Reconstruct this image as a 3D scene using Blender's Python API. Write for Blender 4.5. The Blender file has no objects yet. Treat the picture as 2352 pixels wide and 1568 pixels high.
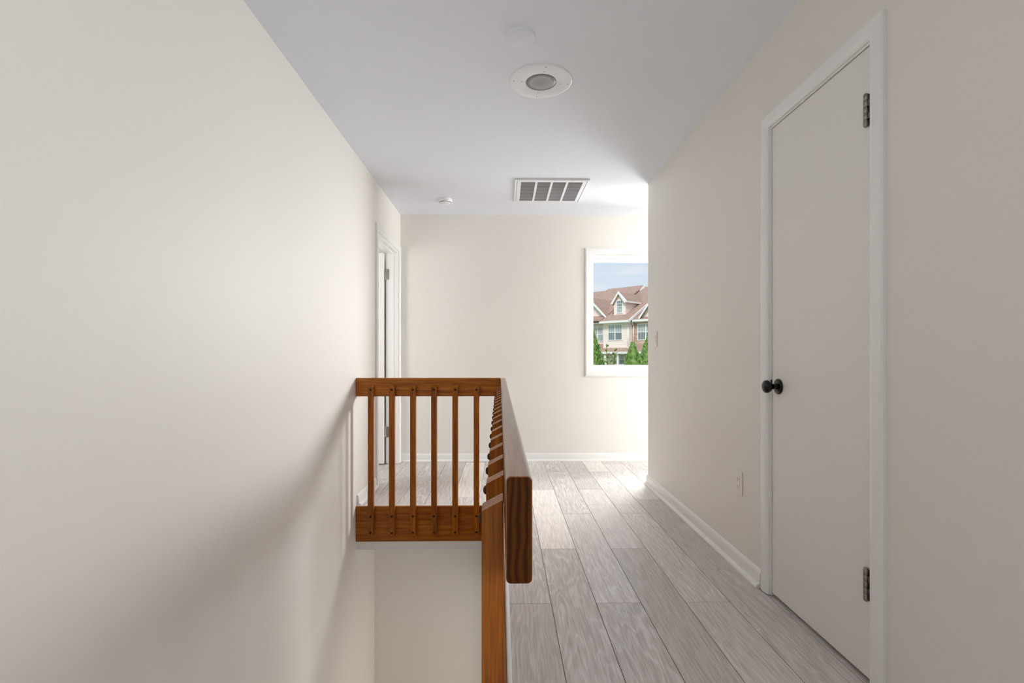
import bpy, bmesh, math, random
from mathutils import Vector, Matrix
random.seed(4)
SC = bpy.context.scene
COL = SC.collection
pi = math.pi

# ------------------------------------------------------------------ materials
def lin(c):
    return tuple(((v/255.)/12.92 if v/255. <= .04045 else ((v/255.+.055)/1.055)**2.4) for v in c) + (1,)

class NT:
    def __init__(s, name):
        s.m = bpy.data.materials.new(name); s.m.use_nodes = True
        s.t = s.m.node_tree; s.n = s.t.nodes; s.l = s.t.links
        s.b = s.n['Principled BSDF']; s.o = s.n['Material Output']
    def add(s, t, **k):
        n = s.n.new(t)
        for a, v in k.items():
            if a in n.inputs.keys() if hasattr(n.inputs, 'keys') else False: n.inputs[a].default_value = v
            else: setattr(n, a, v)
        return n
    def link(s, a, b): s.l.new(a, b)
    def inp(s, **k):
        for a, v in k.items(): s.b.inputs[a.replace('_', ' ')].default_value = v

def ramp(nt, fac, stops):
    r = nt.n.new('ShaderNodeValToRGB')
    cr = r.color_ramp
    while len(cr.elements) < len(stops): cr.elements.new(.5)
    for e, (p, c) in zip(cr.elements, stops):
        e.position = p; e.color = c
    nt.link(fac, r.inputs[0]); return r.outputs[0]

def coords(nt, scale=(1, 1, 1), kind='Object', rot=(0, 0, 0), rnd=False):
    tc = nt.n.new('ShaderNodeTexCoord'); mp = nt.n.new('ShaderNodeMapping')
    mp.inputs['Scale'].default_value = scale; mp.inputs['Rotation'].default_value = rot
    src = tc.outputs[kind]
    if rnd:
        oi = nt.n.new('ShaderNodeObjectInfo'); vm = nt.n.new('ShaderNodeVectorMath'); vm.operation = 'SCALE'
        cb = nt.n.new('ShaderNodeCombineXYZ')
        for i in range(3): nt.link(oi.outputs['Random'], cb.inputs[i])
        vm.inputs['Scale'].default_value = 7.3
        nt.link(cb.outputs[0], vm.inputs[0])
        ad = nt.n.new('ShaderNodeVectorMath'); nt.link(src, ad.inputs[0]); nt.link(vm.outputs[0], ad.inputs[1])
        src = ad.outputs[0]
    nt.link(src, mp.inputs['Vector']); return mp.outputs[0]

def noise(nt, vec, scale, detail=3, rough=.5, dist=0):
    n = nt.n.new('ShaderNodeTexNoise'); n.inputs['Scale'].default_value = scale
    n.inputs['Detail'].default_value = detail; n.inputs['Roughness'].default_value = rough
    n.inputs['Distortion'].default_value = dist
    nt.link(vec, n.inputs['Vector']); return n.outputs['Fac']

def bump(nt, h, strength, dist=.002):
    b = nt.n.new('ShaderNodeBump'); b.inputs['Strength'].default_value = strength; b.inputs['Distance'].default_value = dist
    nt.link(h, b.inputs['Height']); nt.link(b.outputs[0], nt.b.inputs['Normal'])

def paint(name, c, rough=.5, spec=.5, bmp=.05, bscale=180, metal=0):
    nt = NT(name); col = lin(c)
    v = coords(nt)
    if not bmp:
        nt.b.inputs['Base Color'].default_value = col; nt.inp(Roughness=rough, Metallic=metal); nt.b.inputs['Specular IOR Level'].default_value = spec
        return nt.m
    f = noise(nt, v, 1.3, 2)
    lo = tuple(x*.975 for x in col[:3])+(1,); hi = tuple(min(1, x*1.02) for x in col[:3])+(1,)
    nt.link(ramp(nt, f, [(.35, lo), (.65, hi)]), nt.b.inputs['Base Color'])
    nt.inp(Roughness=rough, Metallic=metal); nt.b.inputs['Specular IOR Level'].default_value = spec
    if bmp: bump(nt, noise(nt, v, bscale, 3), bmp, .001)
    return nt.m

def wood(name, axis, dark, mid, light, rough=.42, coat=.06):
    nt = NT(name)
    sc = [34, 34, 34]; sc[axis] = 1.6
    v = coords(nt, tuple(sc), rnd=True)
    g = noise(nt, v, 1.6, 5, .6, .6)
    sc2 = [90, 90, 90]; sc2[axis] = 3
    v2 = coords(nt, tuple(sc2), rnd=True)
    g2 = noise(nt, v2, 3, 3, .6)
    mx = nt.n.new('ShaderNodeMath'); mx.operation = 'MULTIPLY_ADD'; mx.inputs[1].default_value = .35
    nt.link(g2, mx.inputs[0]); 
    m2 = nt.n.new('ShaderNodeMath'); m2.operation = 'MULTIPLY'; m2.inputs[1].default_value = .68
    nt.link(g, m2.inputs[0]); nt.link(m2.outputs[0], mx.inputs[2])
    c = ramp(nt, mx.outputs[0], [(.36, lin(dark)), (.5, lin(mid)), (.64, lin(light))])
    oi = nt.n.new('ShaderNodeObjectInfo')
    hs = nt.n.new('ShaderNodeHueSaturation'); mr = nt.n.new('ShaderNodeMapRange')
    mr.inputs['To Min'].default_value = .88; mr.inputs['To Max'].default_value = 1.12
    nt.link(oi.outputs['Random'], mr.inputs['Value']); nt.link(mr.outputs[0], hs.inputs['Value'])
    nt.link(c, hs.inputs['Color']); nt.link(hs.outputs[0], nt.b.inputs['Base Color'])
    nt.inp(Roughness=rough); nt.b.inputs['Specular IOR Level'].default_value = .3; nt.b.inputs['Coat Weight'].default_value = coat; nt.b.inputs['Coat Roughness'].default_value = .25
    bump(nt, mx.outputs[0], .25, .0015)
    return nt.m

M = {}
M['wall'] = paint('wall_paint', (232, 229, 223), .54, .4, 0)
M['ceiling'] = paint('ceiling_paint', (234, 238, 245), .8, .2, 0)
M['trim'] = paint('trim_paint', (238, 238, 236), .3, .5, 0)
M['door'] = paint('door_paint', (233, 231, 227), .42, .45, 0)
M['plate'] = paint('outlet_plastic', (232, 229, 216), .3, .5, 0)
M['plastic'] = paint('white_plastic', (240, 243, 247), .4, .5, 0)
M['dark'] = paint('dark_void', (18, 17, 16), .7, .2, 0)
M['screw'] = paint('dark_screw', (58, 36, 18), .6, .2, 0)
M['black'] = paint('black_metal', (7, 7, 7), .22, .35, 0)
M['steel'] = paint('hinge_steel', (150, 145, 138), .3, .5, .3, 60, 1)
M['stairwood'] = paint('stair_tread', (150, 128, 108), .5, .4)
M['vinyl'] = paint('window_vinyl', (240, 240, 240), .35, .5, 0)
W = dict(dark=(112, 58, 8), mid=(154, 86, 14), light=(180, 110, 28))
for i, a in enumerate('xyz'):
    M['wood'+a] = wood('stained_wood_'+a, i, **W)
M['woodtop'] = wood('stained_wood_rail', 1, (82, 42, 14), (116, 66, 26), (140, 86, 40), .3, .5)

# end grain
nt = NT('end_grain')
v = coords(nt, (1, 1, .5))
w = nt.n.new('ShaderNodeTexWave'); w.bands_direction = 'X'; w.inputs['Scale'].default_value = 34
w.inputs['Distortion'].default_value = 9; w.inputs['Detail'].default_value = 2; w.inputs['Detail Scale'].default_value = .45
nt.link(v, w.inputs['Vector'])
nt.link(ramp(nt, w.outputs['Fac'], [(.05, lin((52, 25, 7))), (.5, lin((68, 36, 10))), (1, lin((78, 44, 13)))]), nt.b.inputs['Base Color'])
nt.inp(Roughness=.7); nt.b.inputs['Specular IOR Level'].default_value = .08; M['endgrain'] = nt.m

# speaker perforated mesh
nt = NT('perforated_metal')
v = coords(nt)
vo = nt.n.new('ShaderNodeTexVoronoi'); vo.inputs['Scale'].default_value = 260; vo.inputs['Randomness'].default_value = 0
nt.link(v, vo.inputs['Vector'])
nt.link(ramp(nt, vo.outputs['Distance'], [(.45, lin((120, 121, 123))), (.6, lin((190, 192, 196)))]), nt.b.inputs['Base Color'])
nt.inp(Roughness=.5); M['perf'] = nt.m
# vent louvre
nt = NT('vent_louvre')
v = coords(nt)
w = nt.n.new('ShaderNodeTexWave'); w.bands_direction = 'Y'; w.inputs['Scale'].default_value = 55
nt.link(v, w.inputs['Vector'])
nt.link(ramp(nt, w.outputs['Fac'], [(.2, lin((112, 113, 116))), (.8, lin((170, 171, 174)))]), nt.b.inputs['Base Color'])
nt.inp(Roughness=.5); bump(nt, w.outputs['Fac'], .4, .002); M['louvre'] = nt.m

# floor planks: tone per plank from a face colour attribute, grain from procedural texture
nt = NT('vinyl_plank')
at = nt.n.new('ShaderNodeAttribute'); at.attribute_name = 'plank'
tc = nt.n.new('ShaderNodeTexCoord')
sp = nt.n.new('ShaderNodeSeparateColor'); nt.link(at.outputs['Color'], sp.inputs[0])
cb = nt.n.new('ShaderNodeCombineXYZ')
mu = nt.n.new('ShaderNodeMath'); mu.operation = 'MULTIPLY'; mu.inputs[1].default_value = 37.
nt.link(sp.outputs[1], mu.inputs[0])
for i in range(3): nt.link(mu.outputs[0], cb.inputs[i])
ad = nt.n.new('ShaderNodeVectorMath'); nt.link(tc.outputs['Object'], ad.inputs[0]); nt.link(cb.outputs[0], ad.inputs[1])
mp = nt.n.new('ShaderNodeMapping'); mp.inputs['Scale'].default_value = (1, .16, 1); nt.link(ad.outputs[0], mp.inputs[0])
n0 = noise(nt, mp.outputs[0], 5.5, 3, .55, .3)
# contour lines of a stretched noise = cathedral grain
mm = nt.n.new('ShaderNodeMath'); mm.operation = 'MULTIPLY'; mm.inputs[1].default_value = 17.; nt.link(n0, mm.inputs[0])
pp = nt.n.new('ShaderNodeMath'); pp.operation = 'PINGPONG'; pp.inputs[1].default_value = .5; nt.link(mm.outputs[0], pp.inputs[0])
line = ramp(nt, pp.outputs[0], [(.0, (1, 1, 1, 1)), (.14, (.5, .5, .5, 1)), (.3, (0, 0, 0, 1))])
mp2 = nt.n.new('ShaderNodeMapping'); mp2.inputs['Scale'].default_value = (1, .05, 1); nt.link(ad.outputs[0], mp2.inputs[0])
fine = noise(nt, mp2.outputs[0], 130, 4, .6)
mask = noise(nt, mp.outputs[0], 2.2, 1)
ml = nt.n.new('ShaderNodeMath'); ml.operation = 'MULTIPLY'; nt.link(line, ml.inputs[0])
nt.link(ramp(nt, mask, [(.38, (.15, .15, .15, 1)), (.62, (1, 1, 1, 1))]), ml.inputs[1])
base = ramp(nt, sp.outputs[0], [(0, lin((208, 201, 196))), (.5, lin((228, 222, 219))), (1, lin((251, 245, 238)))])
mixa = nt.n.new('ShaderNodeMixRGB'); mixa.blend_type = 'MIX'
mixa.inputs[2].default_value = lin((252, 250, 249)); nt.link(base, mixa.inputs[1])
s1 = nt.n.new('ShaderNodeMath'); s1.operation = 'MULTIPLY'; s1.inputs[1].default_value = .62; nt.link(ml.outputs[0], s1.inputs[0]); nt.link(s1.outputs[0], mixa.inputs[0])
mixb = nt.n.new('ShaderNodeMixRGB'); mixb.blend_type = 'MULTIPLY'; mixb.inputs[0].default_value = 1
nt.link(mixa.outputs[0], mixb.inputs[1]); nt.link(ramp(nt, fine, [(.38, (.78, .78, .78, 1)), (.58, (1, 1, 1, 1))]), mixb.inputs[2])
nt.link(mixb.outputs[0], nt.b.inputs['Base Color'])
rr = ramp(nt, fine, [(.3, (.42, .42, .42, 1)), (.7, (.3, .3, .3, 1))]); nt.link(rr, nt.b.inputs['Roughness'])
bump(nt, ml.outputs[0], .12, .001)
M['plank'] = nt.m
M['seam'] = paint('plank_seam', (92, 84, 78), .7, .2, 0)

# glass pane: clear with a faint surface reflection
nt = NT('window_glass')
tr = nt.n.new('ShaderNodeBsdfTransparent'); gl = nt.n.new('ShaderNodeBsdfGlossy'); gl.inputs['Roughness'].default_value = .02
fr = nt.n.new('ShaderNodeLayerWeight'); fr.inputs['Blend'].default_value = .1
mx = nt.n.new('ShaderNodeMixShader'); nt.link(fr.outputs['Fresnel'], mx.inputs[0]); nt.link(tr.outputs[0], mx.inputs[1]); nt.link(gl.outputs[0], mx.inputs[2])
nt.link(mx.outputs[0], nt.o.inputs['Surface']); M['glass'] = nt.m

# exterior
def siding(name, c, step=.17):
    nt = NT(name); tc = nt.n.new('ShaderNodeTexCoord'); s = nt.n.new('ShaderNodeSeparateXYZ'); nt.link(tc.outputs['Object'], s.inputs[0])
    m = nt.n.new('ShaderNodeMath'); m.operation = 'MULTIPLY'; m.inputs[1].default_value = 1/step; nt.link(s.outputs[2], m.inputs[0])
    f = nt.n.new('ShaderNodeMath'); f.operation = 'FRACT'; nt.link(m.outputs[0], f.inputs[0])
    d = tuple(x*.70 for x in lin(c)[:3])+(1,)
    nt.link(ramp(nt, f.outputs[0], [(.0, d), (.10, d), (.2, lin(c)), (1, lin(c))]), nt.b.inputs['Base Color'])
    nt.inp(Roughness=.7); return nt.m
M['siding'] = siding('cream_siding', (248, 234, 226))
nt = NT('roof_shingle'); v = coords(nt, (1, 1, 1))
br = nt.n.new('ShaderNodeTexBrick'); br.inputs['Scale'].default_value = 1; br.inputs['Brick Width'].default_value = .3; br.inputs['Row Height'].default_value = .14
br.inputs['Mortar Size'].default_value = .012; br.inputs['Color1'].default_value = lin((184, 154, 138)); br.inputs['Color2'].default_value = lin((166, 138, 122)); br.inputs['Mortar'].default_value = lin((128, 106, 96))
nt.link(v, br.inputs['Vector']); nt.link(br.outputs['Color'], nt.b.inputs['Base Color']); nt.inp(Roughness=.9); M['shingle'] = nt.m
nt = NT('stacked_stone'); v = coords(nt, (1, 1, 1), rot=(pi/2, 0, 0))
br = nt.n.new('ShaderNodeTexBrick'); br.inputs['Scale'].default_value = 1; br.inputs['Brick Width'].default_value = .42; br.inputs['Row Height'].default_value = .13
br.inputs['Mortar Size'].default_value = .01; br.inputs['Color1'].default_value = lin((212, 186, 166)); br.inputs['Color2'].default_value = lin((166, 132, 116)); br.inputs['Mortar'].default_value = lin((196, 180, 168))
nt.link(v, br.inputs['Vector']); nt.link(br.outputs['Color'], nt.b.inputs['Base Color']); nt.inp(Roughness=.9); M['stone'] = nt.m
M['extwhite'] = paint('exterior_white', (240, 240, 238), .6, .3, 0)
M['extglass'] = paint('dim_window_pane', (116, 132, 132), .15, .6, 0)
M['extblind'] = paint('pale_window_pane', (164, 178, 176), .2, .6, 0)
M['lawn'] = paint('lawn', (120, 140, 84), .9, .2, .3, 8)
nt = NT('evergreen_foliage'); oi = nt.n.new('ShaderNodeObjectInfo'); v = coords(nt)
nt.link(ramp(nt, noise(nt, v, 7, 5), [(.36, lin((120, 156, 84))), (.5, lin((160, 196, 108))), (.7, lin((206, 228, 154)))]), nt.b.inputs['Base Color']); nt.inp(Roughness=.7)
M['ever'] = nt.m
nt = NT('leaf_green'); v = coords(nt)
nt.link(ramp(nt, noise(nt, v, 14, 2), [(.35, lin((96, 128, 52))), (.65, lin((158, 186, 100)))]), nt.b.inputs['Base Color']); nt.inp(Roughness=.5)
M['leaf'] = nt.m
M['twig'] = paint('twig_bark', (132, 110, 84), .8, .2, 0)

# ------------------------------------------------------------------ mesh helpers
def box(bm, x0, x1, y0, y1, z0, z1, mi=0):
    v = [bm.verts.new(p) for p in ((x0,y0,z0),(x1,y0,z0),(x1,y1,z0),(x0,y1,z0),(x0,y0,z1),(x1,y0,z1),(x1,y1,z1),(x0,y1,z1))]
    fs = [bm.faces.new([v[i] for i in q]) for q in ((0,3,2,1),(4,5,6,7),(0,1,5,4),(1,2,6,5),(2,3,7,6),(3,0,4,7))]
    for f in fs: f.material_index = mi
    return v, fs

def prism(bm, pts, axis, a, b, mi=0):
    """extrude a polygon along axis (0,1,2) from a to b; pts are the other two coordinates in order"""
    def mk(p, t):
        c = list(p); c.insert(axis, t); return bm.verts.new(c)
    A = [mk(p, a) for p in pts]; B = [mk(p, b) for p in pts]
    fs = [bm.faces.new(A), bm.faces.new(B)]
    n = len(pts)
    for i in range(n): fs.append(bm.faces.new((A[i], A[(i+1) % n], B[(i+1) % n], B[i])))
    for f in fs: f.material_index = mi
    return fs

def lathe(bm, prof, M4=None, n=40, mi=0):
    """prof: list of (r, h) around z"""
    rings = []
    for r, h in prof:
        if r < 1e-6: rings.append([bm.verts.new((0, 0, h))])
        else: rings.append([bm.verts.new((r*math.cos(2*pi*i/n), r*math.sin(2*pi*i/n), h)) for i in range(n)])
    vs = [v for r in rings for v in r]
    for a, b in zip(rings, rings[1:]):
        for i in range(n):
            j = (i+1) % n
            if len(a) == 1 and len(b) == 1: continue
            if len(a) == 1: f = bm.faces.new((a[0], b[i], b[j]))
            elif len(b) == 1: f = bm.faces.new((a[i], b[0], a[j]))
            else: f = bm.faces.new((a[i], b[i], b[j], a[j]))
            f.material_index = mi; f.smooth = True
    if M4 is not None: bmesh.ops.transform(bm, matrix=M4, verts=vs)
    return vs

def obj(name, bm, mats, parent=None, bevel=0, seg=2, **props):
    bmesh.ops.recalc_face_normals(bm, faces=bm.faces)
    me = bpy.data.meshes.new(name); bm.to_mesh(me); bm.free()
    if not isinstance(mats, (list, tuple)): mats = [mats]
    for m in mats: me.materials.append(m)
    o = bpy.data.objects.new(name, me); COL.objects.link(o)
    if parent: o.parent = parent
    if bevel:
        b = o.modifiers.new('bevel', 'BEVEL'); b.width = bevel; b.segments = seg; b.limit_method = 'ANGLE'; b.angle_limit = .6
    for k, v in props.items(): o[k] = v
    return o
def BM(): return bmesh.new()
def empty(name, loc=(0, 0, 0), rz=0, **props):
    o = bpy.data.objects.new(name, None); COL.objects.link(o); o.location = loc; o.rotation_euler = (0, 0, rz); o.empty_display_size = .1
    for k, v in props.items(): o[k] = v
    return o
def structure(o, label=None, cat=None):
    o['kind'] = 'structure'
    if label: o['label'] = label
    if cat: o['category'] = cat
    return o
def simple_box(name, dims, mat, parent=None, bevel=0, **props):
    bm = BM(); box(bm, *dims); return obj(name, bm, mat, parent, bevel, **props)

# ------------------------------------------------------------------ plan (metres)
XL = -1.0215; YB = 4.97; ZC = 2.44; YR = 3.473
XR0, SK = 1.153, .0052           # right wall: starts at XR0, leans slightly from the axis
RR = Matrix.Translation((XR0, 0, 0)) @ Matrix.Rotation(-math.atan(SK), 4, 'Z')
def right(o): o.matrix_world = RR @ o.matrix_world; return o
YF = -3.0                          # wall behind the camera
YC = 4.055                         # corner where the right wall ends
XE = 7.0                          # end of the side passage
XJ = -.0028                        # stairwell edge

# walls ----------------------------------------------------------------------
def wall_with_hole(name, axis, a0, a1, z0, z1, t0, t1, holes, mat, label):
    """wall in plane: runs along a, thickness t0..t1 ; axis=0 -> runs along x ; axis=1 -> runs along y; holes (a,b,za,zb)"""
    bm = BM()
    As = sorted({a0, a1, *[h[0] for h in holes], *[h[1] for h in holes]}); Zs = sorted({z0, z1, *[h[2] for h in holes], *[h[3] for h in holes]})
    for i in range(len(As)-1):
        for j in range(len(Zs)-1):
            ca, cz = (As[i]+As[i+1])/2, (Zs[j]+Zs[j+1])/2
            if any(h[0] < ca < h[1] and h[2] < cz < h[3] for h in holes): continue
            if axis == 0: box(bm, As[i], As[i+1], t0, t1, Zs[j], Zs[j+1])
            else: box(bm, t0, t1, As[i], As[i+1], Zs[j], Zs[j+1])
    bmesh.ops.remove_doubles(bm, verts=bm.verts, dist=1e-5)
    # drop doubled inner faces
    seen = {}
    for f in bm.faces: seen.setdefault(tuple(round(c, 4) for c in f.calc_center_median()), []).append(f)
    kill = [f for l in seen.values() if len(l) > 1 for f in l]
    bmesh.ops.delete(bm, geom=kill, context='FACES_ONLY')
    return structure(obj(name, bm, mat), label, 'wall')

D2 = (4.058, 4.872, 2.052)         # left doorway y0,y1,top
wall_with_hole('wall_left', 1, YF, 5.12, -2.6, ZC, XL-.115, XL, [(D2[0], D2[1], -.1, D2[2])], M['wall'], 'long cream wall along the left side of the stairwell')
WIN = (.866, 2.35, .896, 2.058)
wall_with_hole('wall_back', 0, -2.8, XE+.1, -.3, ZC, YB, YB+.15, [WIN], M['wall'], 'cream far wall with the white framed window')
DR = (1.545, 2.178, 2.052)         # closet door hole in right wall local y
o = wall_with_hole('wall_right', 1, YF, YC, -.3, ZC, 0, .115, [(DR[0], DR[1], -.1, DR[2]), (-1.7, .0, .75, 2.1)], M['wall'], 'cream right wall holding the white closet door'); right(o)
# side passage wall (turns the corner)
bm = BM(); box(bm, 1.26, XE, 2.5, 2.6, -.3, ZC); structure(obj('wall_passage', bm, M['wall']), 'cream wall of the side room round the corner', 'wall')
wall_with_hole('wall_end', 1, 2.5, YB, -.3, ZC, XE, XE+.12, [(2.6, 4.3, .6, 2.2)], M['wall'], 'end wall of the side passage')
bm = BM(); box(bm, XL-.115, XR0+.1, YF-.12, YF, -.3, ZC); structure(obj('wall_front', bm, M['wall']), 'cream wall behind the viewer', 'wall')
# bedroom behind left doorway
bm = BM(); box(bm, -2.8, XL-.115, 3.2, 3.3, -.3, ZC); structure(obj('wall_bedroom', bm, M['wall']), 'side wall of the room beyond the left doorway', 'wall')
bm = BM(); box(bm, -2.9, -2.8, 3.2, 5.12, -.3, ZC); structure(obj('wall_bedroom_far', bm, M['wall']), 'far wall of the room beyond the left doorway', 'wall')
# closet shell
bm = BM(); box(bm, .75, .8, DR[0]-.2, DR[1]+.2, 0, ZC); box(bm, .115, .75, DR[0]-.25, DR[0]-.2, 0, ZC); box(bm, .115, .75, DR[1]+.2, DR[1]+.25, 0, ZC)
right(structure(obj('wall_closet', bm, M['wall']), 'inside of the closet behind the right door', 'wall'))
# stairwell lower walls
YL = 3.973
bm = BM(); box(bm, XL, XJ+.002, YL, YL+.1, -2.6, -.3); structure(obj('wall_stairwell', bm, M['wall']), 'beige lower wall at the far end of the stairwell', 'wall')
bm = BM(); box(bm, XJ+.002, .1, .5, 2.85, -2.6, -.3); box(bm, XJ+.002, .1, 2.85, 3.75, -.8, -.3); box(bm, XJ+.002, .1, 3.75, YL+.1, -2.6, -.3); structure(obj('wall_stairwell_right', bm, M['wall']), 'lower right wall of the stairwell', 'wall')
bm = BM(); box(bm, XL, XJ+.1, -.1, 0.0, -2.6, -.3); structure(obj('wall_stairwell_near', bm, M['wall']), 'lower near wall of the stairwell', 'wall')
bm = BM(); box(bm, XL-.1, .1, -.1, YL+.1, -2.7, -2.6); structure(obj('floor_lower', bm, M['stairwood']), 'floor at the foot of the stairs', 'floor')
# ceiling
bm = BM(); box(bm, -2.9, XE+.15, YF-.12, 5.12, ZC, ZC+.12); structure(obj('ceiling', bm, M['ceiling']), 'flat white ceiling', 'ceiling')

# floor ------------------------------------------------------------------------
bm = BM(); cl = bm.loops.layers.color.new('plank')
PW, PL = .1905, 1.197
off = {0: .915, 1: .313, 2: .915, 3: .313, 4: .915, 5: .040}
tone = {}
def setc(fs, c):
    for f in fs:
        for l in f.loops: l[cl] = c
light = {(1, 2.713): 1., (4, 4.5): .95, (5, 3.606): .8, (3, 2.713): .72, (2, 2.115): .72, (1, .3): .5}
regions = [(.008, XE, YF, 3.5), (-2.8, XE, 3.5, YB), (XL, .008, YF, .5)]
gap = .0009
for k in range(-15, 38):
    x0 = .010+PW*k; x1 = x0+PW
    of = off.get(k, random.random()*PL)
    if k < 0: of = {-1: .62, -2: .12, -3: .55, -4: .93, -5: .33, -6: .75}.get(k, random.random()*PL)
    for j in range(-4, 6):
        y0 = of+PL*j; y1 = y0+PL
        t = random.choice([.12, .25, .38, .5, .3, .6])
        for (kk, yy), tv in light.items():
            if kk == k and abs(yy-y0) < .1: t = tv
        if k == -3 and y0 < 4.2 < y1: t = .15
        if k == -2 and y0 < 3.9 < y1: t = .98
        if k == -3 and y0 > 4.3: t = .9
        if k == -4: t = .1
        if k == -1: t = .5
        rv = random.random()
        for (rx0, rx1, ry0, ry1) in regions:
            a0, a1, b0, b1 = max(x0+gap, rx0), min(x1-gap, rx1), max(y0+gap, ry0), min(y1-gap, ry1)
            if a1-a0 < .002 or b1-b0 < .002: continue
            z = 0.0; c = .0012
            top = [bm.verts.new(p) for p in ((a0+c, b0+c, z), (a1-c, b0+c, z), (a1-c, b1-c, z), (a0+c, b1-c, z))]
            bot = [bm.verts.new(p) for p in ((a0, b0, z-c), (a1, b0, z-c), (a1, b1, z-c), (a0, b1, z-c))]
            fs = [bm.faces.new(top)] + [bm.faces.new((bot[i], bot[(i+1) % 4], top[(i+1) % 4], top[i])) for i in range(4)]
            for f in fs: f.material_index = 0
            setc(fs, (t, rv, 0, 1))
for (rx0, rx1, ry0, ry1) in regions:
    v, fs = box(bm, rx0, rx1, ry0, ry1, -.28, -.0016, 1)
bm.normal_update()
me = bpy.data.meshes.new('floor'); 
bm.to_mesh(me); bm.free(); me.materials.append(M['plank']); me.materials.append(M['seam'])
o = bpy.data.objects.new('floor', me); COL.objects.link(o); structure(o, 'grey wood-look plank floor', 'floor')

# baseboards ------------------------------------------------------------------------
def baseboard(name, axis, a0, a1, t, sgn, rot=False, label=None):
    """profile board + shoe; runs along axis; wall face at t, sticks out in direction sgn"""
    h, th = .078, .013
    prof = [(0, 0), (th, 0), (th, h*.55), (th*.85, h*.8), (th*.5, h*.95), (0, h)]
    shoe = [(th, 0), (th+.018, 0), (th+.0175, .007), (th+.013, .014), (th+.006, .018), (th, .019)]
    bm = BM()
    for pr in (prof, shoe):
        pts = [(t+sgn*p, q+.0005) for p, q in pr]
        # prism pts exclude the running axis: (other horizontal, z)
        prism(bm, pts, 1 if axis == 1 else 0, a0, a1)
    o = structure(obj(name, bm, M['trim']), label, 'baseboard')
    if rot: right(o)
    return o
baseboard('baseboard_right', 1, 2.235, YC+.012, 0, -1, True, 'white baseboard at the foot of the right wall')
baseboard('baseboard_back', 0, XL, XE, YB, -1, label='white baseboard along the far wall')
baseboard('baseboard_left', 1, 3.5, 3.995, XL, 1, label='short white baseboard by the left doorway')

# ------------------------------------------------------------------ door casings
def casing_bm(y0, y1, ztop, w, th, side, zbot=0):
    """mitred casing with a rounded profile round an opening on a wall along y; side=-1 sticks out to -x"""
    bm = BM()
    prof = [(0, 0), (0, th*.55), (w*.12, th*.85), (w*.35, th), (w*.8, th), (w*.95, th*.9), (w, th*.6), (w, 0)]  # (distance from opening, thickness)
    path = lambda d: [(y0-d, zbot), (y0-d, ztop+d), (y1+d, ztop+d), (y1+d, zbot)]
    cols = []
    for d, t in prof:
        cols.append([bm.verts.new((side*t, y, z)) for y, z in path(d)])
    for a, b in zip(cols, cols[1:]):
        for i in range(3): bm.faces.new((a[i], a[i+1], b[i+1], b[i]))
    for i in range(3): bm.faces.new((cols[-1][i], cols[-1][i+1], cols[0][i+1], cols[0][i]))
    bm.faces.new([c[0] for c in cols]); bm.faces.new([c[3] for c in reversed(cols)])
    return bm

def hinge_bm():
    """knuckle barrel standing up along z, 0.1 tall, centred on origin; leaves to +y"""
    bm = BM(); n = 5; h = .1/n
    for i in range(n):
        z0 = -.05+i*h
        lathe(bm, [(0, z0+.0006), (.0072, z0+.0006), (.0078, z0+.0016), (.0078, z0+h-.0016), (.0072, z0+h-.0006), (0, z0+h-.0006)], n=20, mi=0)
        if i % 2: box(bm, .0, .006, -.013 if i % 2 else 0, 0, z0+.001, z0+h-.001)
    lathe(bm, [(0, -.0535), (.006, -.0525), (.0065, -.05), (.0065, .05), (.006, .053), (0, .054)], n=20)
    box(bm, .004, .0065, -.016, .0, -.05, .05)
    return bm

# closet door on the right wall (local coordinates of the right wall, sticking out to -x)
y0, y1, zt = DR
d1 = empty('door_1', (0, (y0+y1)/2, 0), 0, kind='structure', label='white flush closet door with a black knob in the right wall', category='door')
def rel(bm, dy):  # move into the door empty's space
    bmesh.ops.translate(bm, vec=(0, -dy, 0), verts=bm.verts); return bm
cy = (y0+y1)/2
obj('door_casing', rel(casing_bm(y0+.012, y1-.012, zt-.012, .057, .017, -1, .004), cy), M['trim'], d1)
bm = BM(); 
for a, b in ((y0, y0+.018), (y1-.018, y1)): box(bm, 0, .115, a, b, .004, zt)
box(bm, 0, .115, y0+.018, y1-.018, zt-.018, zt)
for a, b in ((y0+.018, y0+.03), (y1-.03, y1-.018)): box(bm, .045, .08, a, b, .004, zt-.018)
box(bm, .045, .08, y0+.03, y1-.03, zt-.03, zt-.018)
obj('door_jamb', rel(bm, cy), M['trim'], d1)
bm = BM(); box(bm, .003, .038, y0+.0205, y1-.0205, .016, zt-.0215)
obj('door_panel', rel(bm, cy), M['door'], d1, .0015)
for z in (1.826, .318):
    bm = hinge_bm(); bmesh.ops.translate(bm, vec=(-.0075, y0+.0215+.0095-cy, z), verts=bm.verts)
    obj('hinge', bm, M['steel'], d1, label='scuffed steel hinge')
kz = .915; ky = 2.105
bm = BM(); T = Matrix.Translation((.003, ky-cy, kz)) @ Matrix.Rotation(-pi/2, 4, 'Y')
lathe(bm, [(0, 0), (.032, 0), (.0335, .003), (.031, .007), (.022, .0105), (.013, .012), (.0125, .012)], T)
rs = obj('knob_rosette', bm, M['black'], d1, label='round black rosette')
bm = BM(); prof = [(.0125, .011), (.0115, .022), (.0115, .030), (.016, .034), (.023, .040), (.0272, .048), (.0275, .054), (.0255, .060), (.019, .0645), (.009, .0665), (0, .067)]
lathe(bm, prof, T); obj('door_knob', bm, M['black'], d1, label='black round door knob')
bm = BM(); box(bm, -.0012, .004, y1-.021, y1-.0135, kz+.005, kz+.026); obj('strike_plate', rel(bm, cy), M['black'], d1, label='black strike plate')
d1.matrix_world = RR @ Matrix.Translation((0, cy, 0))
bpy.context.view_layer.update()

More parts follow.
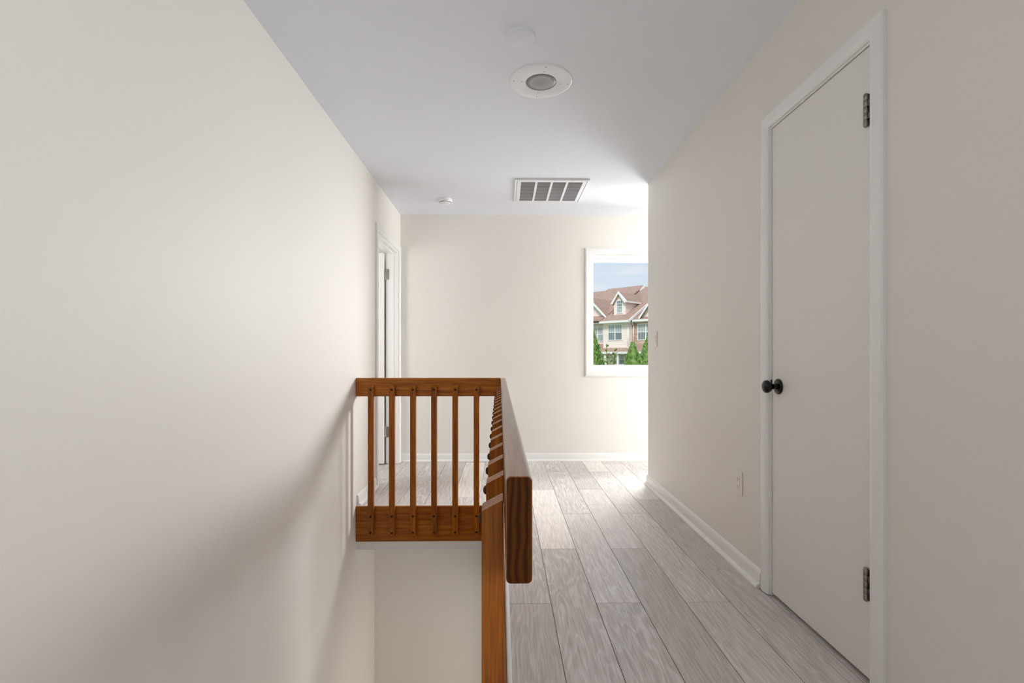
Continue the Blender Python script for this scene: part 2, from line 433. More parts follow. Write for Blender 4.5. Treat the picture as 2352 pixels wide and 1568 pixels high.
# open doorway in the left wall
y0, y1, zt = D2
cy = (y0+y1)/2
d2 = empty('door_2', (XL, cy, 0), 0, kind='structure', label='white door standing open in the left wall near the far corner', category='door')
obj('door_casing', rel(casing_bm(y0+.002, y1-.002, zt+.0, .058, .017, 1, .004), cy), M['trim'], d2)
bm = BM()
for a, b in ((y0, y0+.018), (y1-.018, y1)): box(bm, -.115, 0, a, b, .004, zt)
box(bm, -.115, 0, y0+.018, y1-.018, zt-.018, zt)
for a, b in ((y0+.018, y0+.03), (y1-.03, y1-.018)): box(bm, -.072, -.040, a, b, .004, zt-.018)
box(bm, -.072, -.04, y0+.03, y1-.03, zt-.03, zt-.018)
obj('door_jamb', rel(bm, cy), M['trim'], d2)
bm = BM(); box(bm, -.128-.72, -.128, y1-.062, y1-.027, .012, zt-.024); obj('door_panel', rel(bm, cy), M['door'], d2, .0015)
for z in (1.83, .31):
    bm = hinge_bm(); bmesh.ops.rotate(bm, matrix=Matrix.Rotation(pi, 3, 'Z'), verts=bm.verts)
    box(bm, .004, .034, -.0035, -.001+.0, -.05, .05)
    bmesh.ops.translate(bm, vec=(-.1215, y1-.0215-cy, z), verts=bm.verts)
    obj('hinge', bm, M['steel'], d2, label='bright steel hinge')

# ------------------------------------------------------------------ window_1
x0, x1, z0, z1 = WIN
wn = empty('window_1', ((x0+x1)/2, YB, z0), 0, kind='structure', label='white framed window in the far wall looking onto town houses', category='window')
def woff(bm): bmesh.ops.translate(bm, vec=(-(x0+x1)/2, -YB, -z0), verts=bm.verts); return bm
bm = BM(); w = .058; prof = [(0, 0), (0, .010), (w*.15, .014), (w*.8, .017), (w, .012), (w, 0)]
cols = []
for d, t in prof:
    d -= .001
    cols.append([bm.verts.new(p) for p in ((x0-d, YB-t, z0-d), (x1+d, YB-t, z0-d), (x1+d, YB-t, z1+d), (x0-d, YB-t, z1+d))])
cols.append(cols[0])
for a, b in zip(cols, cols[1:]):
    for i in range(4): bm.faces.new((a[i], a[(i+1) % 4], b[(i+1) % 4], b[i]))
obj('window_casing', woff(bm), M['trim'], wn)
bm = BM()  # vinyl frame inside the opening
ya, yb = YB+.055, YB+.12
def ringbox(bm, X0, X1, Z0, Z1, l, r, b, t, ya, yb):
    box(bm, X0, X0+l, ya, yb, Z0, Z1); box(bm, X1-r, X1, ya, yb, Z0, Z1)
    box(bm, X0+l, X1-r, ya, yb, Z0, Z0+b); box(bm, X0+l, X1-r, ya, yb, Z1-t, Z1)
ringbox(bm, x0, x1, z0, z1, .018, .018, .03, .03, ya, yb)
obj('window_frame', woff(bm), M['vinyl'], wn, .003)
bm = BM(); ringbox(bm, x0+.018, x1-.018, z0+.03, z1-.03, .02, .02, .026, .038, ya+.015, yb-.01)
obj('window_sash', woff(bm), M['vinyl'], wn, .003)
bm = BM(); box(bm, x0+.03, x1-.03, YB+.088, YB+.092, z0+.05, z1-.06); obj('window_pane', woff(bm), M['glass'], wn)
bm = BM()
ringbox(bm, x0-.0005, x1+.0005, z0-.0005, z1+.0005, .004, .004, .004, .004, YB-.002, YB+.056)
obj('window_jamb', woff(bm), M['trim'], wn)

# fill_window is added, unseen, in the right wall to let fill light in
bm = BM(); box(bm, .05, .09, -1.7, -1.65, .75, 2.1); box(bm, .05, .09, -.05, .0, .75, 2.1); box(bm, .05, .09, -1.65, -.05, .75, .8); box(bm, .05, .09, -1.65, -.05, 2.05, 2.1); box(bm, .05, .09, -.87, -.83, .8, 2.05)
o = obj('fill_window', bm, M['vinyl'], kind='structure', label='white window frame added unseen behind the viewer for fill light', category='window'); right(o)

# ------------------------------------------------------------------ railing
def XS(y): return .0028-.0085*(y-.65)      # stairwell face of the side rail
rail = empty('stair_railing', (0, YR, 0), 0, label='stained oak stair railing with square balusters round the stairwell', category='railing')
def ro(bm): bmesh.ops.translate(bm, vec=(0, -YR, 0), verts=bm.verts); return bm
ztr, zbr = .8895, .7500
TW = .0344
# side rail
bm = BM()
ya, yb = .649, YR+.036
c = [(XS(ya), ya), (XS(ya)+TW, ya), (XS(yb)+TW, yb), (XS(yb), yb)]
A = [bm.verts.new((x, y, zbr)) for x, y in c]; B = [bm.verts.new((x, y, ztr)) for x, y in c]
bm.faces.new(A[::-1]); bm.faces.new(B)
for i in range(4):
    f = bm.faces.new((A[i], A[(i+1) % 4], B[(i+1) % 4], B[i]))
    if i == 0: f.material_index = 1
long_e = [e for e in bm.edges if abs(e.verts[0].co.y-e.verts[1].co.y) > 1]
r = bmesh.ops.bevel(bm, geom=long_e, offset=.0065, segments=5, profile=.5, affect='EDGES')
for f in bm.faces:
    f.material_index = 1 if (f.calc_center_median().y < ya+.001) else 0
    if len(f.verts) == 4 and abs(f.normal.y) < .5: f.smooth = False
ends = [e for e in bm.edges if all(abs(v.co.y-ya) < 1e-4 for v in e.verts)]
bmesh.ops.bevel(bm, geom=ends, offset=.0012, segments=2, profile=.5, affect='EDGES', material=0)
obj('top_rail', ro(bm), [M['woodtop'], M['endgrain']], rail)
# cross rail
bm = BM(); box(bm, XL+.001, XS(YR)-.0005, YR, YR+.036, .765, .8915)
obj('top_rail', ro(bm), M['woodx'], rail, .003)
# fascia boards
bm = BM(); box(bm, XL+.001, XS(YR)-.004, YR, YR+.017, -.238, .004)
obj('fascia_board', ro(bm), M['woodx'], rail, .0015)
bm = BM(); ya, yb = .5, YR+.017
c = [(XS(ya), ya), (XS(ya)+.016, ya), (XS(yb)+.016, yb), (XS(yb), yb)]
A = [bm.verts.new((x, y, -.238)) for x, y in c]; B = [bm.verts.new((x, y, .001)) for x, y in c]
bm.faces.new(A[::-1]); bm.faces.new(B)
for i in range(4): bm.faces.new((A[i], A[(i+1) % 4], B[(i+1) % 4], B[i]))
obj('fascia_board', ro(bm), M['woody'], rail, .0015)

def baluster_mesh(w, d):
    """stands with its back on local y=0, width along x (centred), depth towards -y, top bevelled down to the front"""
    bm = BM()
    pts = [(0, -.188), (-d, -.188), (-d, .8265), (-d+.001, .8275), (0, .8425)]
    prism(bm, pts, 0, -w/2, w/2)
    bmesh.ops.recalc_face_normals(bm, faces=bm.faces)
    bmesh.ops.bevel(bm, geom=[e for e in bm.edges if abs(e.verts[0].co.z-e.verts[1].co.z) > .5], offset=.0012, segments=2, affect='EDGES')
    return bm
def dome(d, z):
    bm = BM(); T = Matrix.Translation((0, -d, z)) @ Matrix.Rotation(pi/2, 4, 'X')
    lathe(bm, [(.0078, -.0005), (.0078, .0008), (.0072, .0025), (.0055, .0042), (.003, .0052), (0, .0055)], T, 20)
    return bm
BD = .030
b0 = obj('baluster', baluster_mesh(.038, BD), M['woodz'], rail)
scr = [obj('screw', dome(BD, z), M['screw'], b0) for z in (.812, -.056, -.168)]
for s in scr: s['label'] = 'dark round screw head'
xs = [-.912, -.768, -.623, -.479, -.334, -.1875]
def place(first, loc, rot):
    if first: b = b0
    else:
        b = b0.copy(); COL.objects.link(b); b.parent = rail
        for s in scr:
            c = s.copy(); COL.objects.link(c); c.parent = b
    b.location = loc; b.rotation_euler = rot
for i, x in enumerate(xs): place(i == 0, (x, 0, 0), (0, 0, 0))
th = math.atan(.0085)
for i in range(19):
    y = .7295+.1445*i
    if y > YR-.09: break
    place(False, (XS(y)-(.0035 if i == 0 else .0012), y-YR, 0), (0, .005 if i == 0 else 0, -pi/2+th))

# white edge trim between fascia and floor
bm = BM()
prism(bm, [(YR+.017, -.28), (YR+.033, -.28), (YR+.033, .003), (YR+.029, .006), (YR+.019, .006), (YR+.017, .003)], 0, XL, XS(YR)+.02)
structure(obj('trim_1', bm, M['trim']), 'thin white nosing along the far edge of the stairwell', 'trim')
bm = BM(); ya, yb = .5, YR+.033
def sk(y, dx, z): return bm.verts.new((XS(y)+.0165+dx, y, z))
pr = [(0, -.28), (.0165, -.28), (.0165, .003), (.012, .008), (.0045, .008), (0, .003)]
A = [sk(ya, *p) for p in pr]; B = [sk(yb, *p) for p in pr]
bm.faces.new(A); bm.faces.new(B)
for i in range(6): bm.faces.new((A[i], A[(i+1) % 6], B[(i+1) % 6], B[i]))
structure(obj('trim_2', bm, M['trim']), 'thin white nosing along the right edge of the stairwell', 'trim')
# white drywall edge under the fascia board
bm = BM(); box(bm, XL, XS(YR), YR+.004, YR+.0165, -.278, -.2385); structure(obj('trim_3', bm, M['trim']), 'white strip below the stained fascia board', 'trim')
bm = BM(); box(bm, XL, XJ+.002, YR+.0175, YL+.1, -.3, -.2805); structure(obj('ceiling_lower', bm, M['ceiling']), 'underside of the landing above the stairs', 'ceiling')

# stairs going down from the near landing
bm = BM(); n = 13; rise = 2.6/14; run = .235
for i in range(n):
    y = .5+run*i; z = -rise*(i+1)
    box(bm, XL+.001, XJ-.004, y, y+run+.02, z-.03, z)
    box(bm, XL+.001, XJ-.004, y, y+.018, z, z+rise-.03 if i else z+rise-.29+.28)
st = obj('staircase', bm, M['stairwood']); st['label'] = 'wooden stairs leading down from the landing'; st['category'] = 'staircase'; st['kind'] = 'structure'

# ------------------------------------------------------------------ ceiling fittings
cv = empty('ceiling_speaker', (.19, 2.545, ZC), 0, label='round white ceiling speaker with a grey perforated centre', category='speaker')
bm = BM(); lathe(bm, [(.078, -.004), (.083, -.006), (.15, -.005), (.158, -.003), (.159, 0)], n=72)
obj('bezel', bm, M['plastic'], cv)
bm = BM(); lathe(bm, [(0, -.0065), (.05, -.006), (.079, -.0035), (.08, 0)], n=64); obj('grille', bm, M['perf'], cv, label='grey perforated metal grille')
for k in range(4):
    for r_ in (.098, .138):
        a = k*pi/2+.09+(.0 if r_ < .1 else .0)
        bm = BM(); lathe(bm, [(.0028, -.0052), (.0026, -.0066), (0, -.007)], Matrix.Translation((r_*math.cos(a), r_*math.sin(a), 0)), 12)
        obj('screw', bm, M['louvre'], cv)
bm = BM(); lathe(bm, [(0, -.012), (.058, -.0115), (.063, -.010), (.065, -.007), (.065, 0)], n=64)
o = obj('blank_cover', bm, M['ceiling'], label='small round blank cover on the ceiling in front of the speaker', category='ceiling cover'); o.location = (.072, 2.186, ZC)

sm = empty('smoke_detector', (-.52, 4.475, ZC), 0, label='small white round smoke detector on the ceiling by the far wall', category='smoke detector')
bm = BM(); lathe(bm, [(.06, 0), (.063, -.004), (.063, -.012), (.0605, -.014)], n=48); obj('base_plate', bm, M['plastic'], sm)
bm = BM(); lathe(bm, [(.0605, -.014), (.060, -.024), (.055, -.028), (.052, -.0285)], n=48); 
lathe(bm, [(.048, -.0315), (.047, -.035), (.038, -.041), (.02, -.043), (0, -.0435)], n=48); obj('cover', bm, M['plastic'], sm)
bm = BM(); lathe(bm, [(.052, -.0275), (.047, -.028), (.046, -.032), (.048, -.0318)], n=48); obj('sensor_slot', bm, M['dark'], sm, label='dark slot round the detector')

vt = empty('return_vent', (.3855, 4.23, ZC), 0, label='rectangular white return air vent with four grey louvre panels', category='vent')
bm = BM(); ringbox_ = lambda bm, a, b, c, d, wd, z0, z1: [box(bm, a, a+wd, c, d, z0, z1), box(bm, b-wd, b, c, d, z0, z1), box(bm, a+wd, b-wd, c, c+wd, z0, z1), box(bm, a+wd, b-wd, d-wd, d, z0, z1)]
ringbox_(bm, -.296, .296, -.29, .29, .016, -.013, 0)
obj('outer_frame', bm, M['plastic'], vt, .002)
bm = BM(); ringbox_(bm, -.277, .277, -.271, .271, .03, -.012, -.002)
for k in range(3):
    x = -.247+.494*(k+1)/4; box(bm, x-.009, x+.009, -.241, .241, -.0125, -.003)
obj('door_frame', bm, M['plastic'], vt, .0015)
for k in range(4):
    xa = -.247+.494*k/4+(.009 if k else 0); xb = -.247+.494*(k+1)/4-(.009 if k < 3 else 0)
    bm = BM(); n = 30
    for q in range(n):
        y = -.241+.482*q/n
        v = [bm.verts.new(p) for p in ((xa, y, -.004), (xb, y, -.004), (xb, y+.482/n*.9, -.011), (xa, y+.482/n*.9, -.011))]
        bm.faces.new(v)
    r = bmesh.ops.extrude_face_region(bm, geom=list(bm.faces)); bmesh.ops.translate(bm, vec=(0, .0005, .001), verts=[g for g in r['geom'] if isinstance(g, bmesh.types.BMVert)])
    obj('louvre_panel', bm, M['louvre'], vt, label='grey louvre panel')
bm = BM(); box(bm, -.28, .28, -.274, .274, -.0015, -.0002); obj('backing', bm, M['dark'], vt)
for x in (-.16, .16):
    bm = BM(); box(bm, x-.012, x+.012, -.262, -.25, -.015, -.011); obj('latch', bm, M['plastic'], vt, .002)

# ------------------------------------------------------------------ wall plates (right wall local)
def plate(name, y, z, kind, label, cat):
    e = empty(name, (0, 0, 0), 0, label=label, category=cat)
    bm = BM(); box(bm, -.006, -.0002, -.036, .036, -.0585, .0585); obj('wall_plate', bm, M['plate'], e, .0025)
    if kind == 'switch':
        bm = BM(); box(bm, -.0075, -.005, -.0175, .0175, -.034, .034); obj('bezel', bm, M['plate'], e, .0008)
        bm = BM(); prism(bm, [(-.0075, -.031), (-.0075, .031), (-.0125, .031), (-.009, 0), (-.0085, -.031)], 1, -.014, .014); obj('rocker', bm, M['plate'], e)
    else:
        bm = BM(); box(bm, -.0082, -.005, -.0165, .0165, -.034, .034); obj('receptacle', bm, M['plate'], e, .0008)
        for s in (-1, 1):
            zc = s*.019
            for dims in ((-.0075, -.0055, zc-.004, zc+.005), (.0055, .0075, zc-.003, zc+.004)):
                bm = BM(); box(bm, -.0085, -.0081, *dims); obj('slot', bm, M['dark'], e)
            bm = BM(); lathe(bm, [(.0024, 0), (0, .0002)], Matrix.Translation((-.0084, 0, zc-.009)) @ Matrix.Rotation(-pi/2, 4, 'Y'), 12); obj('slot', bm, M['dark'], e)
    for s in (-1, 1):
        bm = BM(); lathe(bm, [(.003, 0), (.0025, .0012), (0, .0015)], Matrix.Translation((-.0058, 0, s*.048)) @ Matrix.Rotation(-pi/2, 4, 'Y'), 12)
        obj('screw', bm, M['plate'], e)
    e.matrix_world = RR @ Matrix.Translation((0, y, z)); return e
plate('light_switch', 3.838, 1.171, 'switch', 'cream rocker light switch near the end of the right wall', 'light switch')
plate('power_outlet', 2.458, .419, 'outlet', 'cream duplex power outlet low on the right wall beside the closet door', 'power outlet')

# ------------------------------------------------------------------ town houses outside
PH = math.radians(46)
H = empty('town_house', (9.572, 48.0, 0), -PH, label='cream sided town house with brown shingle roofs, dormer and stone bay', category='house')
def slab(name, pts, s0, s1, mat, parent=H, **k):      # polygon in (t,z), run along s
    bm = BM(); prism(bm, pts, 0, s0, s1); return obj(name, bm, mat, parent, **k)
def face(name, pts, t0, t1, mat, parent=H, **k):      # polygon in (s,z), thickness along t
    bm = BM(); prism(bm, pts, 1, t0, t1); return obj(name, bm, mat, parent, **k)
GZ = -1.4
def rect(a, b, c, d): return [(a, c), (b, c), (b, d), (a, d)]
face('bay_wall', rect(0, 2.83, GZ, 4.3), 0, 7, M['siding'])
face('left_wall', rect(-12, 0, GZ, 4.4), .9, 7, M['siding'])
face('stone_wall', rect(2.83, 9, GZ, 4.35), .6, 7, M['stone'], label='brown stacked stone bay wall')
SL = .52
def roof(name, s0, s1, t0, z0, t1, back=True, th=.16):
    z1 = z0+SL*(t1-t0)
    pts = [(t0, z0), (t1, z1)]
    if back: pts += [(2*t1-t0, z0)]
    pts += ([(2*t1-t0, z0-th)] if back else []) + [(t1, z1-th), (t0, z0-th)]
    return slab(name, pts, s0, s1, M['shingle'])
roof('roof', -4.9, -.25, .1, 4.55, 8.0)
roof('roof', -14, -4.9, .1, 4.42, 7.9)
roof('roof', -.25, 10, .2, 4.36, 8.1)
roof('bay_roof', -.05, 3.02, -.4, 4.32, 5.0, back=False, th=.2)
# ridge end cap
slab('rake_board', [(7.0, 8.0), (8.0, 8.66), (8.0, 8.4), (7.1, 7.9)], -.25, -.15, M['extwhite'])
# gutters and rakes
slab('gutter', rect(-.52, -.38, 4.12, 4.31), -.12, 3.1, M['extwhite'])
slab('rake_board', [(-.45, 4.06), (5.0, 4.06+SL*5.45), (5.0, 4.3+SL*5.45), (-.45, 4.3)], 3.02, 3.1, M['extwhite'])
slab('soffit', rect(-.4, .0, 4.08, 4.14), -.05, 3.05, M['extwhite'])
slab('gutter', rect(.12, .27, 4.17, 4.34), 3.1, 9, M['extwhite'])
slab('gutter', rect(.45, .6, 4.13, 4.3), -12, -.1, M['extwhite'])
slab('soffit', rect(.2, .62, 4.12, 4.18), 3.1, 9, M['extwhite'])
# left gable
ap = (-2.15, 6.78)
face('gable_wall', [(-4.3, 4.72), (-.0, 4.72), ap], .9, 1.2, M['siding'])
def gable_roof(name, ap, dx, dz, t0, t1, th=.14):
    a = (ap[0]-dx, ap[1]-dz); b = (ap[0]+dx, ap[1]-dz)
    return face(name, [a, ap, b, (b[0], b[1]-th), (ap[0], ap[1]-th*1.2), (a[0], a[1]-th)], t0, t1, M['shingle'])
gable_roof('gable_roof', (ap[0], ap[1]+.1), 2.35, 2.24, .62, 6)
def rake(name, ap, dx, dz, w, t0, t1):
    bm = BM()
    for s in (-1, 1):
        prism(bm, [ap, (ap[0]+s*dx, ap[1]-dz), (ap[0]+s*dx, ap[1]-dz-w), (ap[0], ap[1]-w*1.25)], 1, t0, t1)
    return obj(name, bm, M['extwhite'], H)
rake('rake_board', (ap[0], ap[1]+.06), 2.3, 2.2, .2, .52, .62)
slab('eave_roof', [(.45, 4.28), (.95, 4.62), (.95, 4.4), (.5, 4.2)], -4.6, .0, M['shingle'])
# right gable
ra = (5.35, 6.62)
face('gable_wall', [(3.75, 4.5), (6.95, 4.5), ra], .62, .8, M['siding'])
rake('rake_board', (ra[0], ra[1]+.1), 1.65, 2.2, .22, .2, .3)
gable_roof('gable_roof', (ra[0], ra[1]+.14), 1.72, 2.25, .3, 4)
# dormer
da = (1.38, 7.02); dw0, dw1 = .68, 1.98
face('dormer_wall', [(dw0, 4.7), (dw1, 4.7), (dw1, 6.22), (da[0]-.05, 6.95), (dw0, 6.22)], .8, 5.0, M['siding'])
face('dormer_roof', [(.5, 6.02), (da[0]-.05, 7.12), (2.18, 6.22), (2.18, 6.12), (da[0]-.05, 6.95), (.5, 5.92)], .62, 5.6, M['shingle'])
bm = BM(); prism(bm, [(.46, 5.98), (1.33, 7.16), (1.33, 6.92), (.72, 6.06), (.72, 5.98)], 1, .5, .62); prism(bm, [(1.33, 7.16), (2.24, 6.2), (2.24, 6.05), (2.0, 6.05), (1.33, 6.92)], 1, .5, .62)
obj('rake_board', bm, M['extwhite'], H)
slab('gutter', rect(.5, 4.9, 6.1, 6.22), 2.16, 2.26, M['extwhite']) if False else simple_box('gutter', (2.14, 2.26, .5, 4.4, 6.06, 6.2), M['extwhite'], H)
# porch
slab('porch_roof', [(-.8, 1.34), (-.8, 1.42), (.95, 2.22), (.95, 2.0)], -12, 9, M['shingle'])
slab('porch_fascia', rect(-.9, -.78, 1.22, 1.41), -12, 9.05, M['extwhite'])
for s in (-1.6, .0, .7, 2.08):
    bm = BM(); box(bm, s-.09, s+.09, -.75, -.57, GZ, 1.25); box(bm, s-.12, s+.12, -.78, -.54, GZ, GZ+.2); obj('porch_column', bm, M['extwhite'], H)
# downspouts
def tube(bm, pts, r):
    for a, b in zip(pts, pts[1:]):
        a, b = Vector(a), Vector(b); d = b-a
        T = Matrix.Translation(a) @ d.to_track_quat('Z', 'Y').to_matrix().to_4x4()
        lathe(bm, [(0, 0), (r, 0), (r, d.length), (0, d.length)], T, 8)
bm = BM(); tube(bm, [(2.7, -.45, 4.15), (2.72, -.3, 4.0), (2.78, -.07, 3.8), (2.78, -.07, 1.85), (2.85, -.2, 1.72)], .045); obj('downspout', bm, M['extwhite'], H)
bm = BM(); tube(bm, [(3.05, .2, 4.18), (3.0, .35, 4.0), (3.0, .52, 3.85), (3.0, .52, 2.15), (3.1, .35, 2.02)], .045); obj('downspout', bm, M['extwhite'], H)
bm = BM(); box(bm, 2.75, 2.86, -.02, .06, 1.7, 4.1); obj('corner_board', bm, M['siding'], H)
# windows of the house
def hwin(s0, s1, z0, z1, t, cols=1, grid=(3, 2), lower=None, upper=None):
    w = .07
    bm = BM()
    box(bm, s0, s0+w, t-.06, t, z0, z1); box(bm, s1-w, s1, t-.06, t, z0, z1); box(bm, s0+w, s1-w, t-.06, t, z0, z0+w); box(bm, s0+w, s1-w, t-.06, t, z1-w, z1)
    zm = (z0+z1)/2; box(bm, s0+w, s1-w, t-.055, t, zm-.03, zm+.03)
    W_ = (s1-s0-2*w)/cols
    for c in range(cols):
        a = s0+w+W_*c
        if c: box(bm, a-.05, a+.05, t-.06, t, z0+w, z1-w)
        for g in range(1, grid[0]): 
            x = a+W_*g/grid[0]; box(bm, x-.011, x+.011, t-.045, t-.01, zm, z1-w)
            if c == 0: box(bm, x-.008, x+.008, t-.04, t-.01, z0+w, zm)
        for g in range(1, grid[1]):
            z = zm+(z1-w-zm)*g/grid[1]; box(bm, a, a+W_, t-.045, t-.01, z-.011, z+.011)
    f = obj('house_window', bm, M['extwhite'], H)
    bm = BM(); box(bm, s0+w*.5, s1-w*.5, t-.02, t-.004, zm, z1-w*.5); obj('pane', bm, upper or M['extblind'], f)
    bm = BM(); box(bm, s0+w*.5, s1-w*.5, t-.02, t-.004, z0+w*.5, zm); obj('pane', bm, lower or M['extglass'], f)
hwin(.55, 2.15, 2.48, 3.99, 0, 2)
hwin(3.38, 5.1, 2.45, 3.98, .6, 2, lower=M['extglass'])
hwin(-1.95, -.6, 2.42, 3.88, .9, 2, upper=M['extblind'], lower=M['extblind'])
hwin(1.0, 1.66, 5.08, 6.33, .8, 1, upper=M['extglass'], lower=M['extblind'])
hwin(1.7, 2.4, .2, 1.18, 0, 1); hwin(1.1, 1.62, .2, 1.18, 0, 1)
hwin(.15, .6, -.6, 1.18, 0, 1, upper=M['extblind']); hwin(-.9, -.2, -.4, 1.18, .9, 1)
hwin(3.6, 4.6, -.4, 1.1, .6, 2)
face('brick_panel', rect(2.45, 2.83, GZ, 1.7), -.02, .0, M['stone'])

bm = BM(); box(bm, -60, 90, 9, 110, GZ-.3, GZ); o = structure(obj('ground', bm, M['lawn']), 'grass outside the window', 'lawn')

# ------------------------------------------------------------------ shrubs outside
def arbor(name, loc, h, r, n, label, seed, group=None):
    rnd = random.Random(seed)
    e = empty(name, loc, 0, label=label, category='shrub')
    if group: e['group'] = group
    bm = BM()
    for i in range(n):
        u = rnd.random()**.8
        z = .1+u*h
        rr_ = r*(1-u**1.7)*(.7+.5*rnd.random())
        a = rnd.random()*2*pi
        c = Vector((rr_*math.cos(a), rr_*math.sin(a), z))
        up = Vector((math.cos(a)*.5, math.sin(a)*.5, 1.)).normalized()
        side = Vector((-math.sin(a+rnd.uniform(-.9, .9)), math.cos(a), rnd.uniform(-.3, .3))).normalized()
        L = rnd.uniform(.09, .2); w_ = L*.26
        p = [c-side*w_*.4, c+up*L*.4-side*w_, c+up*L, c+up*L*.4+side*w_]
        q = [bm.verts.new(x) for x in p]; bm.faces.new(q)
    obj('foliage', bm, M['ever'], e)
    bm = BM(); lathe(bm, [(.05, 0), (.035, h*.5), (.01, h*.95), (0, h*.96)], n=10); obj('stem', bm, M['twig'], e)
    # inner dense body
    bm = BM(); bmesh.ops.create_icosphere(bm, subdivisions=3, radius=1)
    for v in bm.verts:
        u = (v.co.z+1)/2; k = r*.72*(1-u**1.7)/max(.2, math.sqrt(max(.02, 1-v.co.z**2)))
        v.co = Vector((v.co.x*k, v.co.y*k, .08+u*h*.96))
        v.co += Vector((rnd.uniform(-1, 1), rnd.uniform(-1, 1), rnd.uniform(-1, 1)))*.03
    obj('inner_foliage', bm, M['ever'], e)
    return e
arbor('arborvitae', (5.70, 22, GZ), 2.82, .62, 6000, 'green conical shrub in the middle of the window view', 1)
arbor('arborvitae', (3.45, 20, GZ), 3.45, .78, 6000, 'tall green shrub at the left edge of the window view', 2)
arbor('arborvitae', (7.1, 24.5, GZ), 3.15, .72, 6000, 'green shrub at the right edge of the window view', 3)
def sapling(loc, stems, label):
    e = empty('sapling', loc, 0, label=label, category='young tree')
    rnd = random.Random(9)
    bt, bl = BM(), BM()
    for (x, y, h, lean) in stems:
        pts = [Vector((x*u+lean*u*u, y*u, h*u)) for u in [k/10 for k in range(11)]]
        tube(bt, pts, .006)
        for k in range(46):
            u = .45+.55*k/46; i = min(9, int(u*10)); p = pts[i].lerp(pts[i+1], u*10-i)
            a = k*2.4; d = Vector((math.cos(a), math.sin(a), .75)).normalized(); L = rnd.uniform(.08, .13)
            s_ = d.cross(Vector((0, 0, 1))).normalized()*L*.3
            q = [bl.verts.new(v) for v in (p, p+d*L*.5+s_, p+d*L, p+d*L*.5-s_)]; bl.faces.new(q)
    obj('stem', bt, M['twig'], e); obj('leaves', bl, M['leaf'], e)
sapling((2.36, 11, GZ), [(0, 0, 2.69, -.10), (.03, .05, 2.6, .07), (.0, -.04, 2.35, -.02), (.05, .02, 2.3, .01)], 'thin leafy sapling with upright twigs outside the window')

# ------------------------------------------------------------------ light
wd = bpy.data.worlds.new('sky'); SC.world = wd; wd.use_nodes = True
t = wd.node_tree; bg = t.nodes['Background']
tc = t.nodes.new('ShaderNodeTexCoord'); sp = t.nodes.new('ShaderNodeSeparateXYZ'); t.links.new(tc.outputs['Generated'], sp.inputs[0])
cr = t.nodes.new('ShaderNodeValToRGB'); t.links.new(sp.outputs[2], cr.inputs[0])
cr.color_ramp.elements[0].position = .0; cr.color_ramp.elements[0].color = lin((216, 226, 236))
cr.color_ramp.elements[1].position = .4; cr.color_ramp.elements[1].color = lin((196, 216, 236))
mp = t.nodes.new('ShaderNodeMapping'); mp.inputs['Scale'].default_value = (1, 1, 6); t.links.new(tc.outputs['Generated'], mp.inputs[0])
ns = t.nodes.new('ShaderNodeTexNoise'); ns.inputs['Scale'].default_value = 9; ns.inputs['Detail'].default_value = 4; t.links.new(mp.outputs[0], ns.inputs['Vector'])
c2 = t.nodes.new('ShaderNodeValToRGB'); t.links.new(ns.outputs['Fac'], c2.inputs[0]); c2.color_ramp.elements[0].position = .55; c2.color_ramp.elements[1].position = .72
c2.color_ramp.elements[1].color = (.45, .45, .45, 1)
mx = t.nodes.new('ShaderNodeMixRGB'); mx.inputs[2].default_value = lin((238, 236, 240)); t.links.new(c2.outputs[0], mx.inputs[0]); t.links.new(cr.outputs[0], mx.inputs[1])
t.links.new(mx.outputs[0], bg.inputs['Color']); bg.inputs['Strength'].default_value = 1.0

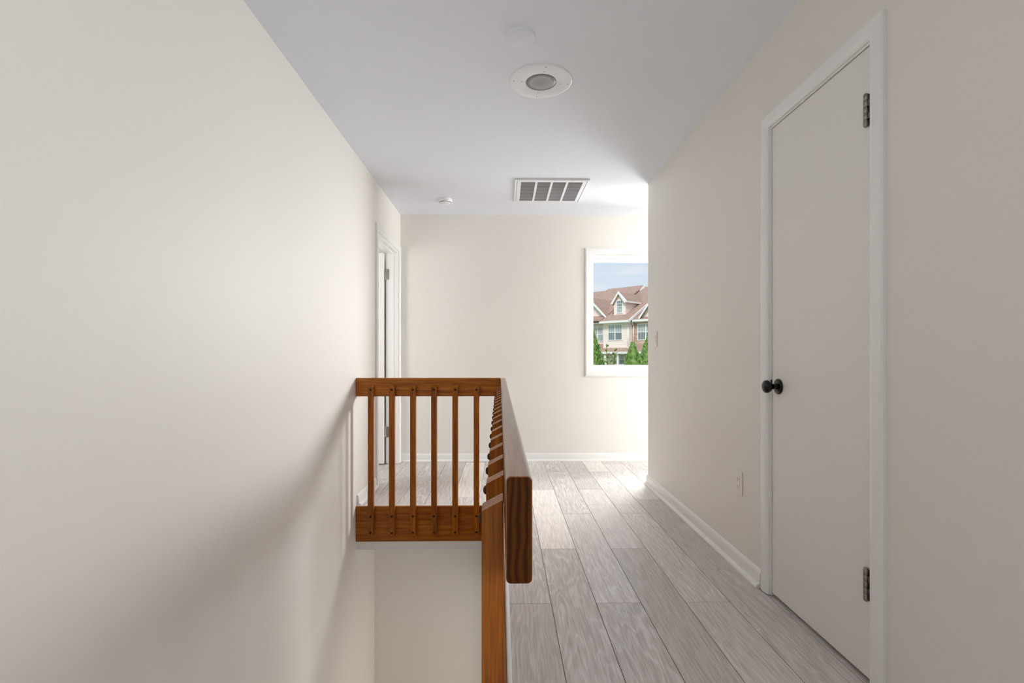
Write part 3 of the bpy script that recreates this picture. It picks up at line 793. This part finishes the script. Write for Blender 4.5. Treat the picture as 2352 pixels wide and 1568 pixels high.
def area(name, loc, rot, sx, sy, e, col=(1, 1, 1), spread=pi):
    l = bpy.data.lights.new(name, 'AREA'); l.shape = 'RECTANGLE'; l.size = sx; l.size_y = sy; l.energy = e; l.color = col; l.spread = spread
    o = bpy.data.objects.new(name, l); COL.objects.link(o); o.location = loc; o.rotation_euler = rot; return o
def sun(e, d, ang=.2):
    l = bpy.data.lights.new('sun', 'SUN'); l.energy = e; l.angle = ang; l.color = (1, .96, .9)
    o = bpy.data.objects.new('sun', l); COL.objects.link(o); o.rotation_euler = Vector(d).to_track_quat('-Z', 'Y').to_euler(); return o
sun(2.4, (.35, 1, -1.1))
# daylight through the hidden right half of the far window
o = area('daylight_far_window', (2.05, YB+.46, 1.9), (0, 0, 0), .7, .7, 84, (.98, .985, 1), 2.5); o.rotation_euler = Vector((-.9, -1, -.14)).to_track_quat('-Z', 'Z').to_euler()
area('fill_near', (XR0+.16, -.85, 1.43), (0, pi/2, 0), 1.3, 1.6, 31, (.99, .99, 1))  # added fill lamp outside the made-up window behind the viewer
area('fill_lower_level', (.35, 3.3, -1.7), (0, pi/2, 0), 1.6, .9, 7, (1, .86, .66))  # added warm fill for the stairwell, through a gap cut in its right wall
area('fill_side_room', (XE+.15, 3.45, 1.4), (0, pi/2, 0), 1.5, 1.7, 255, (.98, .99, 1))  # added fill through an unseen opening in the end wall, brightens the far wall
area('fill_bedroom', (-2.1, 3.36, 1.4), (pi/2, 0, 0), .9, 1.2, 16, (.99, .99, 1))  # added lamp inside the bedroom to brighten the open door, no window modelled

# ------------------------------------------------------------------ camera
cam = bpy.data.cameras.new('camera'); co = bpy.data.objects.new('camera', cam); COL.objects.link(co)
cam.sensor_fit = 'HORIZONTAL'; cam.sensor_width = 36; cam.lens = 36*1150/2352; cam.clip_start = .02; cam.clip_end = 300
cam.shift_y = 32.5/2352
co.location = (0, 0, 1.046); co.rotation_euler = (pi/2, 0, -math.atan(19/1150))
SC.camera = co
SC.view_settings.view_transform = 'Standard'; SC.view_settings.look = 'None'; SC.view_settings.exposure = .08; SC.view_settings.gamma = 1
SC.view_settings.use_curve_mapping = False
SC.cycles.use_light_tree = False; SC.cycles.max_bounces = 7; SC.cycles.diffuse_bounces = 6; SC.cycles.glossy_bounces = 2; SC.cycles.caustics_reflective = False; SC.cycles.caustics_refractive = False
